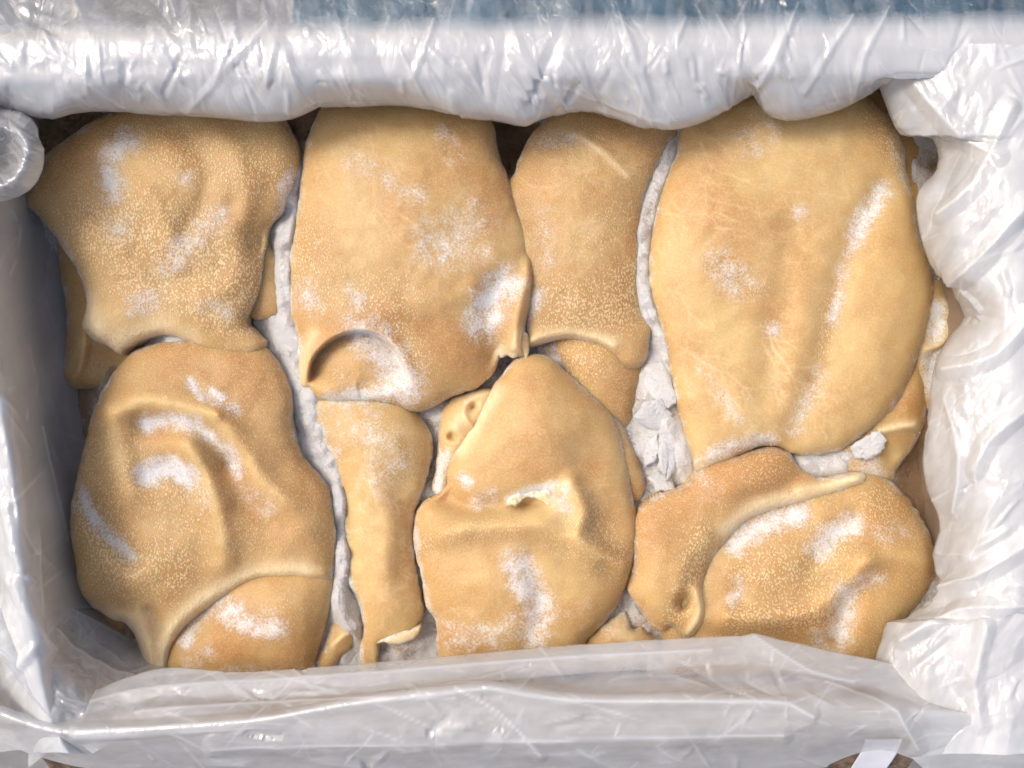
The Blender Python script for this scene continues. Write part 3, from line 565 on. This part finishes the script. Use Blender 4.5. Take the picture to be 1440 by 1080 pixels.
layer('body', r, [(612, 660), (616, 610), (620, 580), (634, 560), (655, 552), (676, 546), (694, 548), (700, 575), (680, 610), (660, 640), (636, 670), (622, 700), (608, 690)], -4, 13, 9,
      feats=[('b', (635, 614), (6, 5), 20, -8), ('b', (664, 572), (7, 6), -30, -7), ('r', [(690, 550), (664, 560), (652, 582), (664, 600)], 5, 2.5), ('b', (640, 590), (14, 20), 20, 2)], frost=[([(622, 640), (618, 690)], 9, .8), ((655, 560), 8, .35)], pales=[([(690, 550), (664, 562), (655, 585), (640, 600)], 8, .6)], tone=.7, seed=73, s=1.7, crystals=300)
r = S(880, 885, -40, 'pale crumbly scrap of stomach at the near edge between two near row stomachs', 'stomachs in the layer below')
layer('body', r, [(820, 905), (838, 885), (858, 870), (880, 858), (884, 872), (892, 885), (900, 880), (912, 892), (930, 900), (920, 935), (820, 940)], -8, 10, 7, lump=2.5, pales=[((880, 880), 20, .6)], frost=[((852, 885), 12, .4)], tone=.6, seed=75, s=1.8, jitter=3)

# 8 near right
r = S(1110, 790, -28, 'wide stomach with a folded-over pale lip and frosty hollows, beside the near right corner')
layer('body', r, [(930, 900), (960, 800), (1010, 740), (1080, 690), (1150, 672), (1195, 664), (1222, 662), (1252, 676), (1286, 713), (1309, 756), (1315, 797), (1305, 830), (1290, 852), (1268, 876), (1250, 910), (1236, 955), (1100, 955), (940, 950)],
      0, 15.6, 13.464, feats=[('r', [(1205, 790), (1260, 778), (1312, 792)], 20, 4.55), ('r', [(1195, 840), (1185, 870), (1175, 900)], 17, -7.15), ('r', [(1025, 868), (1090, 868), (1150, 856), (1190, 825), (1220, 790)], 15, 5.2), ('r', [(1200, 730), (1165, 765), (1140, 800)], 17, -3.9), ('b', (1240, 720), (40, 36), 30, 2), ('b', (1090, 800), (50, 34), -20, 2.5), ('r', [(1030, 760), (1075, 735), (1130, 720)], 16, -3.9), ('b', (1250, 850), (40, 50), 30, 2), ('b', (1040, 830), (14, 26), 0, -2), ('r', [(980, 890), (1060, 900), (1150, 905)], 14, -3.9)],
      frost=[([(1035, 765), (1075, 740), (1125, 722)], 12, .9), ([(1150, 772), (1170, 748), (1198, 738)], 13, .78), ([(1038, 815), (1032, 845)], 9, .5), ([(1192, 835), (1186, 865), (1180, 890)], 13, .85), ([(1240, 750), (1275, 745)], 14, .36), ([(1215, 818), (1235, 810)], 12, .45), ([(1150, 900), (1190, 905)], 14, .4)],
      nap=.35, naps=[([(1060, 800), (1130, 800), (1170, 770)], 45, 1.1), ([(1040, 870), (1150, 862), (1190, 830)], 26, 1.3), ((1240, 710), 35, .9)], tone=.44, tones=[([(1205, 785), (1260, 778), (1310, 790)], 20, .75), ([(1100, 890), (1160, 870)], 16, -.25), ((1250, 850), 40, .6), ((1210, 760), 24, -.25)], seed=81, crystals=2600)
layer('folded_flap', r, [(892, 765), (897, 720), (925, 697), (962, 684), (990, 656), (1028, 643), (1060, 634), (1086, 628), (1110, 637), (1124, 656), (1150, 672), (1180, 668), (1212, 664), (1218, 672), (1208, 682), (1175, 694), (1120, 708), (1065, 724), (1035, 745), (1005, 783), (992, 815), (990, 838), (994, 862), (984, 885), (968, 898), (955, 896), (946, 880), (932, 888), (918, 883), (901, 859), (884, 832), (890, 805)],
      5, 10.92, 9.792, feats=[('b', (1040, 680), (60, 34), -15, 3), ('b', (925, 800), (30, 50), 10, 3), ('r', [(1130, 690), (1165, 680), (1205, 672)], 10, 2.6), ('b', (961, 846), (8, 12), 15, -15), ('r', [(980, 830), (985, 862), (970, 890)], 8, 3.9), ('r', [(990, 760), (960, 800), (955, 830)], 14, 1.95), ('b', (960, 735), (30, 30), 0, -1.5), ('r', [(1130, 665), (1100, 685), (1040, 705)], 12, -2.34)],
      nap=.3, naps=[([(990, 750), (975, 800), (945, 870)], 22, 1.1), ((1070, 660), 45, .6)], tone=.42, tones=[([(920, 740), (1000, 690), (1100, 660)], 32, -.42), ([(905, 820), (930, 860)], 24, .85), ([(990, 760), (975, 800)], 16, .7)], frost=[([(985, 670), (1000, 690)], 14, .3), ([(905, 750), (915, 770)], 10, .2)],
      pales=[([(1020, 745), (1065, 715), (1120, 700), (1175, 685), (1212, 672)], 9, .95), ([(984, 835), (989, 862), (972, 892)], 7, .8)], seed=85, crystals=400)

# ------------------------------------------------------------------ frost between the stomachs
def frost_bed():
    s_ = 3; xs = np.arange(55, 1370, s_); ys = np.arange(100, 975, s_)
    X, Y = np.meshgrid(xs.astype(float), ys.astype(float))
    fr = .52 + .25 * fbm(X / 70, Y / 70, 91, 3)
    fr += mask(X, Y, [([(400, 470), (430, 560), (450, 650)], 40, .5), ([(220, 480), (300, 500)], 30, .4), ([(950, 520), (960, 650)], 50, .5), ([(1130, 650), (1240, 640)], 40, .4), ([(590, 860), (600, 930)], 20, .3), ([(480, 800), (480, 950)], 24, .6)])
    fr -= mask(X, Y, [([(1290, 640), (1330, 740)], 50, .8), ([(80, 560), (110, 900)], 60, .6), ([(690, 190), (725, 200)], 40, .9), ([(60, 180), (110, 170)], 40, .6), ([(400, 170), (440, 170)], 30, .9)])
    lift = mask(X, Y, [([(416, 232), (402, 330), (400, 400), (408, 450)], 20, 1.1), ([(408, 450), (418, 510), (436, 570), (452, 620), (466, 670)], 30, .85), ([(957, 186), (935, 232), (916, 285), (907, 330), (905, 400), (914, 440), (928, 470), (937, 500)], 17, 1.15), ([(474, 690), (478, 740), (481, 790), (478, 850), (495, 880)], 16, 1.1), ([(930, 520), (950, 620), (960, 660)], 30, .7), ([(240, 478), (300, 495)], 20, .8), ([(1130, 650), (1210, 640)], 24, .8)])
    low = mask(X, Y, [([(690, 190), (725, 200)], 40, 1.0), ([(1300, 650), (1340, 740)], 40, 1.0), ([(80, 400), (90, 560), (100, 900)], 45, 1.0)])
    Z = -23 + 5 * fbm(X / 60, Y / 60, 95, 4) + 17 * np.minimum(lift, 1) * (.82 + .22 * fbm(X / 40, Y / 40, 99, 2)) - 22 * low + .5 * fbm(X / 14, Y / 14, 97, 3) + .5 * (RNG.random(X.shape) - .5)
    ny, nx = X.shape; i = np.arange(nx * ny).reshape(ny, nx)
    V = place(X, Y, Z).reshape(-1, 3); f = np.clip(fr + .30 * lift + .18 * fbm(X / 22, Y / 22, 131, 3), 0, 1.4)
    F = np.stack([i[:-1, :-1], i[1:, :-1], i[1:, 1:], i[:-1, 1:]], -1).reshape(-1, 4)
    o = mesh_from('frosty_layer', V, F, M_FROST, None, {'frost': f.ravel()}); o['kind'] = 'stuff'
    c = crystal_cloud(None, V, (np.clip(f - .3, 0, 1) ** 1.2).ravel(), 42000, 5, (.12, .45), 'loose_frost')
frost_bed()
def frost_ridge(pts, w, z, seed, n):
    L_ = spline(pts, False, 5); d = np.gradient(L_, axis=0); d /= np.linalg.norm(d, axis=1)[:, None]; nn = np.stack([-d[:, 1], d[:, 0]], -1)
    t_ = np.linspace(0, 1, len(L_)); ww = w * (.55 + .45 * np.sin(t_ * math.pi)) * (1 + .3 * fbm(t_ * 9, t_ * 0 + seed, seed, 2))
    out = np.concatenate([L_ + nn * ww[:, None], (L_ - nn * ww[:, None])[::-1]])[::2]
    o = layer('frost_ridge', None, [tuple(p_) for p_ in out], z, 7, 5, frost=[(pts, w * 3, 1.0)], lump=2.0, grain=1.0, mat=M_FROST, seed=seed, s=1.8, jitter=3.5, skirt=16)
    o['kind'] = 'stuff'
    V = np.empty(len(o.data.vertices) * 3); o.data.vertices.foreach_get('co', V); V = V.reshape(-1, 3); V = V[:len(V) // 2]
    crystal_cloud(None, V, np.ones(len(V)), n, seed, (.25, .7), 'loose_frost')

# flakes of ice in the gap left of the biggest stomach, and one lump on its near right
def flake(outline, z, tilt, seed, label, thick=3.2):
    q_ = np.array(outline, float); P = np.concatenate([np.linspace(q_[i], q_[(i + 1) % len(q_)], 6)[:-1] for i in range(len(q_))]); P = P + 3.2 * np.stack([perlin(P[:, 0] / 5, P[:, 1] / 5, seed), perlin(P[:, 0] / 5 + 7, P[:, 1] / 5, seed)], -1)
    c = P.mean(0); rings = [P, c + (P - c) * .93, c + (P - c) * .6, c + (P - c) * .25]
    n = len(P); V = []
    for k_, R_ in enumerate(rings):
        zz = z + tilt[0] * (R_[:, 0] - c[0]) + tilt[1] * (R_[:, 1] - c[1]) + (0, 1.1, 1.4, 1.3)[k_] + .8 * perlin(R_[:, 0] / 9, R_[:, 1] / 9, seed + 3)
        V.append(place(R_[:, 0], R_[:, 1], zz))
    zz = z + tilt[0] * (P[:, 0] - c[0]) + tilt[1] * (P[:, 1] - c[1]) - thick
    V.append(place(P[:, 0], P[:, 1], zz)); V = np.concatenate(V)
    F = []
    for k_ in range(3):
        F += [(k_ * n + i, k_ * n + (i + 1) % n, (k_ + 1) * n + (i + 1) % n, (k_ + 1) * n + i) for i in range(n)]
    F += [(4 * n + i, 4 * n + (i + 1) % n, (i + 1) % n, i) for i in range(n)]
    me = bpy.data.meshes.new('ice_flake'); me.from_pydata([tuple(v) for v in V], [], F + [tuple(3 * n + i for i in range(n)), tuple(4 * n + i for i in range(n))[::-1]])
    for p_ in me.polygons: p_.use_smooth = True
    o = link('ice_flake', me, M_ICE); tag(o, label, 'ice flake', 'ice flakes in the gap beside the biggest stomach'); return o
flake([(908, 512), (930, 506), (943, 530), (952, 565), (940, 575), (918, 560), (904, 540)], -13, (.05, .1), 1, 'grey topmost ice flake in the gap left of the biggest stomach')
flake([(892, 585), (905, 565), (930, 560), (945, 582), (948, 604), (925, 606), (900, 598)], -12, (.0, -.15), 2, 'broad fan-shaped ice flake in the middle of the gap, just above the two upright ones')
flake([(902, 640), (912, 615), (925, 608), (928, 630), (922, 650), (908, 656)], -15, (.15, .0), 3, 'small grey ice flake left of the tall pale one in the gap')
flake([(926, 628), (935, 608), (954, 606), (958, 630), (950, 660), (938, 676), (926, 660)], -12, (-.1, .0), 4, 'tall pale upright ice flake at the near end of the gap')
flake([(912, 672), (925, 662), (945, 672), (948, 690), (925, 692)], -17, (.0, .1), 5, 'low ice flake nearest the folded-lip stomach in the gap')
flake([(1195, 628), (1215, 614), (1236, 604), (1247, 618), (1240, 636), (1222, 646), (1202, 644)], -4, (.1, -.1), 6, 'bright white ice lump tucked under the near right edge of the biggest stomach', 7)['group'] = 'loose ice lumps'

# ------------------------------------------------------------------ polythene liner
def loft(name, parent, rows, N, Msub, crum=1.0, seed=1, wl=60.0, fine=.15, ang=0.0, folds=(), nc=160):
    """rows: (points (px,py,z), opacity, crinkle, displacement mm); a smooth sheet through them, then creased along its normal"""
    R = []
    for pts, *_ in rows:
        P = spline(pts, False, 12) if len(pts) > 2 else np.array(pts, float)
        dd = np.r_[0, np.cumsum(np.linalg.norm(np.diff(P[:, :2], axis=0), axis=1))]; u = np.linspace(0, dd[-1], N)
        R.append(np.stack([np.interp(u, dd, P[:, k_]) for k_ in range(3)], -1))
    R = np.array(R); at = np.array([[a, b, c] for _, a, b, c in rows], float)
    G, AT = [], []
    m = len(R)
    for i in range(m - 1):
        p0, p1, p2, p3 = R[max(i - 1, 0)], R[i], R[i + 1], R[min(i + 2, m - 1)]
        ln = np.linalg.norm(p2 - p1, axis=1).mean(); k = max(2, int(ln / Msub))
        d0 = max(np.linalg.norm(p1 - p0, axis=1).mean(), 1e-6); d2 = max(np.linalg.norm(p3 - p2, axis=1).mean(), 1e-6)
        m1 = (p2 - p0) / (d0 + ln) * ln; m2 = (p3 - p1) / (ln + d2) * ln
        for j in range(k + (i == m - 2)):
            t_ = j / k; h = t_ * t_ * (3 - 2 * t_)
            G.append((1 - h) * p1 + h * p2 + t_ * (1 - t_) ** 2 * m1 - t_ * t_ * (1 - t_) * m2); AT.append(at[i] * (1 - t_) + at[i + 1] * t_)
    G = np.array(G); AT = np.array(AT)
    W_ = place(G[..., 0], G[..., 1], G[..., 2])
    du = np.gradient(W_, axis=1); dv = np.gradient(W_, axis=0); nn = np.cross(du, dv); nn /= np.linalg.norm(nn, axis=-1, keepdims=True) + 1e-9
    nn = np.where(nn[..., 2:3] < 0, -nn, nn) if nn[..., 2].mean() < 0 else nn
    x, y = G[..., 0] + .6 * G[..., 2], G[..., 1] - .6 * G[..., 2]
    ca, sa = math.cos(ang), math.sin(ang); fx, fy = (x * ca + y * sa) / wl / 2.1, (-x * sa + y * ca) / wl   # folds run long along 'ang'
    pat = smooth(-.35, .45, fbm(x / 110, y / 110, seed + 9, 3))
    c = facets(fx, fy, seed) + .30 * pat * facets(fx * 2.7, fy * 2.7, seed + 100) + fine * pat * facets(fx * 6.5 + 3, fy * 6.5, seed + 200) + .35 * fbm(x / wl / 1.6, y / wl / 1.6, seed + 7, 3)
    # single creases: long folds that were traced, and many short random ones
    r = np.random.default_rng(seed + 300); tents = np.zeros(x.shape); white = np.zeros(x.shape); gx, gy = G[..., 0], G[..., 1]
    segs = []
    for pts, w_, h_ in folds:
        L_ = spline(pts, False, 30) if len(pts) > 2 else np.array(pts, float)
        for i_ in range(len(L_) - 1): segs.append((*L_[i_][:2], *L_[i_ + 1][:2], w_, h_, .7))
    for _ in range(nc):
        cx, cy = gx.ravel()[r.integers(gx.size)], gy.ravel()[r.integers(gx.size)]
        a_ = ang + r.normal(0, .55); ln = r.uniform(14, 95) * (1 if r.random() < .8 else 2); w_ = r.uniform(2.5, 7.5) * (1 + ln / 200)
        if perlin(np.array([cx / 120]), np.array([cy / 120]), seed + 9)[0] < -.25: continue
        dx, dy = math.cos(a_) * ln / 2, math.sin(a_) * ln / 2
        segs.append((cx - dx, cy - dy, cx + dx, cy + dy, w_, r.choice([-1, 1, 1]) * w_ * r.uniform(.05, .16), r.uniform(.1, .5)))
    for x1, y1, x2, y2, w_, h_, wh in segs:
        b = (gx > min(x1, x2) - w_) & (gx < max(x1, x2) + w_) & (gy > min(y1, y2) - w_) & (gy < max(y1, y2) + w_)
        if not b.any(): continue
        xx, yy = gx[b] - x1, gy[b] - y1; ex, ey = x2 - x1, y2 - y1; L2 = ex * ex + ey * ey + 1e-9
        t_ = (xx * ex + yy * ey) / L2; tc = np.clip(t_, 0, 1); dd = np.hypot(xx - tc * ex, yy - tc * ey)
        tp = 1.0 if wh == .7 else smooth(0, .35, np.minimum(tc, 1 - tc) + .02)
        q_ = h_ * np.clip(1 - dd / w_, 0, 1) * tp
        tents[b] = np.where(np.abs(q_) > np.abs(tents[b]), q_, tents[b]); white[b] = np.maximum(white[b], wh * np.exp(-(dd / 1.8) ** 2) * tp)
    W_ = W_ + nn * ((c * AT[:, 2][:, None] * crum + tents * np.clip(AT[:, 1][:, None] * 1.4, 0, 1)) / 1000)[..., None]
    cs = np.zeros(x.shape)
    for q, amp in ((1, 1.0), (2.7, .8)):       # film goes white along hard folds
        hf = facets(fx * q, fy * q, seed + (0 if q == 1 else 100)); lap = np.zeros(x.shape)
        lap[1:-1, 1:-1] = np.abs(hf[2:, 1:-1] + hf[:-2, 1:-1] + hf[1:-1, 2:] + hf[1:-1, :-2] - 4 * hf[1:-1, 1:-1])
        cs = np.maximum(cs, amp * np.clip(lap / (np.percentile(lap, 97) + 1e-9), 0, 1) * (pat if q > 1 else 1))
    cs *= smooth(-.2, .4, fbm(x / 45, y / 45, seed + 15, 2))
    nv, nu = G.shape[:2]; i = np.arange(nu * nv).reshape(nv, nu)
    F = np.stack([i[:-1, :-1], i[1:, :-1], i[1:, 1:], i[:-1, 1:]], -1).reshape(-1, 4)
    A0 = AT[:, 0][:, None]; stk = fbm(fx * 1.3, fy * 2.6, seed + 3, 5, .6)
    op = np.clip(A0 + (.20 + .45 * (A0 < .2)) * stk * np.sqrt(np.clip(A0 * (1 - A0), .02, 1)) + .22 * cs * AT[:, 1][:, None] + .45 * white, .03, .98); ck = AT[:, 1][:, None] * (.45 + .75 * pat)
    return mesh_from(name, W_.reshape(-1, 3), F, M_FILM, parent, {'opac': op.ravel(), 'crinkle': ck.ravel()})
liner = empty('bag_liner', 720, 540, 0, 'crinkled milky plastic bag lining the carton and folded out over its rim', 'plastic bag')
liner.location = (0, 0, 0)
HX = [(-60, 138), (0, 150), (40, 162), (75, 168), (100, 161), (150, 157), (230, 163), (300, 166), (360, 171), (410, 168), (450, 153), (500, 151), (560, 149), (610, 156), (650, 166), (700, 171), (740, 178), (762, 168), (800, 160), (835, 158), (870, 168), (905, 180), (950, 182), (995, 170), (1035, 148), (1058, 135), (1075, 158), (1105, 170), (1140, 166), (1180, 155), (1215, 138), (1240, 122), (1300, 120), (1500, 122)]
hem = lambda dy, z: [(a, b + dy, z + 2 * math.sin(a / 47)) for a, b in HX]
flat = lambda y, z: [(-60, y, z), (300, y, z), (720, y, z), (1100, y, z), (1500, y, z)]
tilted = lambda ya, yb, z: [(-60, ya, z), (360, ya + (yb - ya) * .27, z), (720, (ya + yb) / 2, z), (1100, ya + (yb - ya) * .74, z), (1500, yb, z)]
loft('far_sheet', liner, [(flat(-190, 10), .04, 1, 14), (flat(-90, 25), .04, 1, 14), (tilted(-10, -20, 44), .06, 1, 11), (tilted(30, 12, 50), .07, 1, 4), (tilted(54, 34, 53.5), .72, .9, 1.6), (tilted(72, 50, 54), .92, .9, 1.6), (tilted(92, 70, 53), .93, .9, 2.6), (tilted(122, 102, 49), .9, .8, 3.2), (hem(-10, 36), .72, .6, 1.5), (hem(0, 22), .54, .5, .5), (hem(-12, 14), .72, .4, 1), (hem(-45, 4), .95, .4, 2), (flat(96, -30), .95, .4, 2)], 760, 2.2, .9, 11, 60, .14, 1.35, [([(330, 40), (300, 120), (260, 160)], 9.6, 0.84), ([(610, 30), (580, 110)], 8.4, 0.756), ([(870, 20), (905, 120), (900, 165)], 9, 0.84), ([(1120, 10), (1085, 90), (1060, 132)], 10.8, 1.26), ([(1200, 20), (1130, 130)], 8.4, 0.924), ([(60, 60), (130, 120), (180, 155)], 10.8, 1.05), ([(740, 100), (860, 150), (940, 175)], 7.2, 0.588), ([(1250, 10), (1215, 80), (1200, 135)], 8.4, 0.84)], 420)
LR = [(-66, -40), (-60, 120), (-50, 280), (-30, 430), (0, 560), (22, 690), (38, 830), (55, 930), (75, 1010), (100, 1060)]
lrow = lambda dx, z, top=0, bot=0: [(a + dx, b, z) for a, b in LR]
loft('left_sheet', liner, [(lrow(-190, -10), .4, .9, 8), (lrow(-90, 25), .6, .9, 8), (lrow(-30, 50), .85, .8, 3), (lrow(-4, 53), .9, .7, 2), (lrow(14, 46), .8, .6, 1.5),
     ([(12, -40, 20), (12, 120, 20), (14, 280, 18), (28, 430, 15), (48, 560, 15), (64, 690, 15), (80, 830, 15), (98, 920, 15), (125, 985, 20), (160, 1040, 25)], .74, .35, 2),
     ([(46, -40, -15), (46, 120, -15), (48, 280, -18), (62, 430, -20), (84, 560, -22), (96, 690, -22), (112, 830, -20), (140, 900, -15), (190, 950, -5), (240, 1010, 5)], .76, .25, 1.6),
     ([(84, -40, -40), (84, 120, -40), (88, 280, -42), (104, 430, -45), (122, 560, -45), (140, 690, -45), (160, 830, -45), (195, 890, -42), (240, 930, -40), (300, 980, -35)], .7, .25, 1.2)], 520, 2.4, .9, 23, 70, .10, 1.45, [([(20, 820), (60, 900), (120, 950)], 16, 2.5), ([(0, 700), (30, 800)], 12, 2), ([(60, 600), (95, 760)], 18, 1.5)], 160)
RH = [(1215, 60), (1232, 108), (1246, 150), (1266, 190), (1310, 196), (1317, 238), (1292, 268), (1290, 305), (1299, 347), (1313, 382), (1333, 408), (1352, 432), (1357, 446), (1332, 478), (1316, 505), (1308, 550), (1302, 600), (1298, 650), (1304, 690), (1318, 722), (1322, 746), (1312, 780), (1318, 815), (1300, 846), (1273, 870), (1247, 876), (1240, 900), (1232, 926), (1240, 975), (1270, 1060)]
rrow = lambda dx, z, f=1.0: [(1330 + (a - 1330) * f + dx, b, z) for a, b in RH]
loft('right_sheet', liner, [(rrow(300, 0, .0), .5, .9, 8), (rrow(205, 30, .0), .8, .9, 8), (rrow(140, 55, .05), .92, .9, 3), (rrow(95, 58, .2), .92, .9, 4), (rrow(45, 48, .6), .78, .8, 4), (rrow(12, 33, .92), .62, .7, 3), (rrow(0, 23), .50, .6, .8), (rrow(10, 14), .5, .5, 1.5), (rrow(34, 2), .9, .4, 3), (rrow(30, -30, .2), .9, .4, 3)], 620, 2.1, 1.0, 37, 64, .12, -.95, [([(1440, 290), (1380, 360), (1300, 430)], 22, 3.5), ([(1450, 440), (1400, 500), (1330, 520)], 18, 3), ([(1460, 560), (1390, 620), (1370, 660)], 18, 3), ([(1450, 760), (1370, 810), (1310, 830)], 20, 3.5), ([(1440, 850), (1340, 860), (1270, 900)], 16, 2.8), ([(1385, 880), (1370, 960), (1380, 1020)], 16, 2.5), ([(1290, 120), (1350, 190), (1400, 220)], 20, 3), ([(1420, 150), (1370, 260), (1320, 300)], 18, 3), ([(1330, 560), (1350, 640), (1340, 720)], 14, 1.6)], 150)
BE = [(40, 1040), (85, 1003), (130, 974), (180, 952), (235, 938), (330, 945), (480, 936), (600, 925), (800, 908), (950, 898), (1060, 894), (1110, 903), (1170, 916), (1240, 930), (1300, 955), (1350, 990), (1400, 1030)]
brow = lambda dy, z, f=1.0: [(a, 940 + (b - 940) * f + dy, z) for a, b in BE]
loft('near_sheet', liner, [([(-80, 985, 38), (-30, 1020, 38), (0, 1042, 38), (60, 1066, 36), (180, 1090, 34), (400, 1108, 34), (720, 1114, 34), (1000, 1106, 34), (1130, 1090, 36), (1192, 1064, 40), (1240, 1055, 42), (1285, 1070, 40), (1320, 1098, 38), (1480, 1100, 34)], .58, .8, 1.2),
     ([(-80, 965, 50), (0, 1015, 52), (120, 1040, 52), (330, 1050, 52), (720, 1050, 52), (1100, 1040, 52), (1240, 1028, 52), (1480, 1040, 52)], .58, .7, 2),
     ([(-60, 960, 53), (0, 1000, 54), (110, 1030, 56), (350, 1016, 56), (490, 990, 56), (690, 968, 56), (800, 984, 56), (1000, 986, 56), (1120, 992, 56), (1300, 1000, 55), (1460, 1010, 53)], .66, .5, 1),
     ([(-20, 990, 47), (80, 1012, 48), (200, 996, 48), (350, 991, 48), (500, 972, 47), (700, 952, 46), (850, 962, 46), (1000, 958, 46), (1150, 962, 46), (1300, 985, 46), (1420, 1020, 46)], .42, .45, 2.2),
     (brow(0, 34), .38, .5, .8), (brow(4, 32), .38, .5, .8), (brow(40, 32), .5, .3, 1.5)], 760, 2.3, .9, 53, 70, .08, -.04, [([(110, 1030), (350, 1014), (490, 990), (690, 967)], 14, 2.6), ([(690, 967), (800, 984), (1000, 986), (1110, 990), (1142, 1006)], 14, 2.6), ([(90, 1000), (200, 970), (480, 950), (800, 925), (1000, 915)], 16, 1.6), ([(1060, 896), (1140, 945), (1200, 960)], 16, 2.2), ([(300, 1050), (700, 1040), (1100, 1030)], 18, 2), ([(1160, 960), (1260, 1000), (1290, 1050)], 18, 2.4), ([(640, 967), (700, 1000), (760, 1060)], 12, 1.2), ([(200, 1000), (420, 985), (640, 980)], 12, 1.4)], 260)
loft('corner_gather', liner, [([(-40, 860, 52), (20, 950, 53), (70, 1010, 53), (130, 1060, 50)], .5, .9, 2), ([(40, 850, 36), (72, 915, 40), (115, 975, 42), (180, 1030, 42)], .42, .9, 3), ([(84, 848, 6), (122, 900, 8), (165, 945, 16), (235, 990, 24)], .4, .8, 3.5), ([(118, 846, -22), (165, 890, -20), (205, 925, -10), (270, 965, 0)], .45, .7, 3), ([(150, 852, -42), (200, 886, -40), (240, 915, -36), (290, 950, -30)], .5, .6, 2)], 260, 2.0, 1.0, 83, 30, .10, .75, [([(60, 870), (130, 930), (210, 960)], 12, 2.4), ([(90, 850), (180, 900)], 10, 1.6)], 50)
# puffed loop of film at the far left corner
PU = [(-40, 150), (15, 152), (45, 166), (61, 195), (60, 240), (42, 268), (10, 283), (-40, 286)]
prow = lambda f, z: [(-8 + (a + 8) * f, 222 + (b - 222) * f, z) for a, b in PU]
loft('corner_puff', liner, [(prow(.06, 30), .35, .9, 2), (prow(.30, 34), .3, .9, 2.5), (prow(.58, 47), .4, .9, 3), (prow(.85, 42), .5, .9, 2.5), (prow(1.0, 30), .6, .7, 1), (prow(.88, 18), .5, .6, 1.5), (prow(.6, 8), .5, .6, 1.5)], 200, 1.8, .8, 71, 40, .15, .4, (), 40)

# paper label on the near flap, seen past the edge of the film
pl = grid_sheet('paper_label', 182, 201, -226, -183, 30, 24, lambda X, Y: zt - 4.5 - 30 * (np.clip((-Y - 175.5), 0, 60) / 41) ** 1.4 + .5 * perlin(X / 14, Y / 14, 6), M_PAPER)
sol = pl.modifiers.new('thickness', 'SOLIDIFY'); sol.thickness = .0004
tag(pl, 'white paper slip on the torn near flap, close to the near right corner', 'paper')
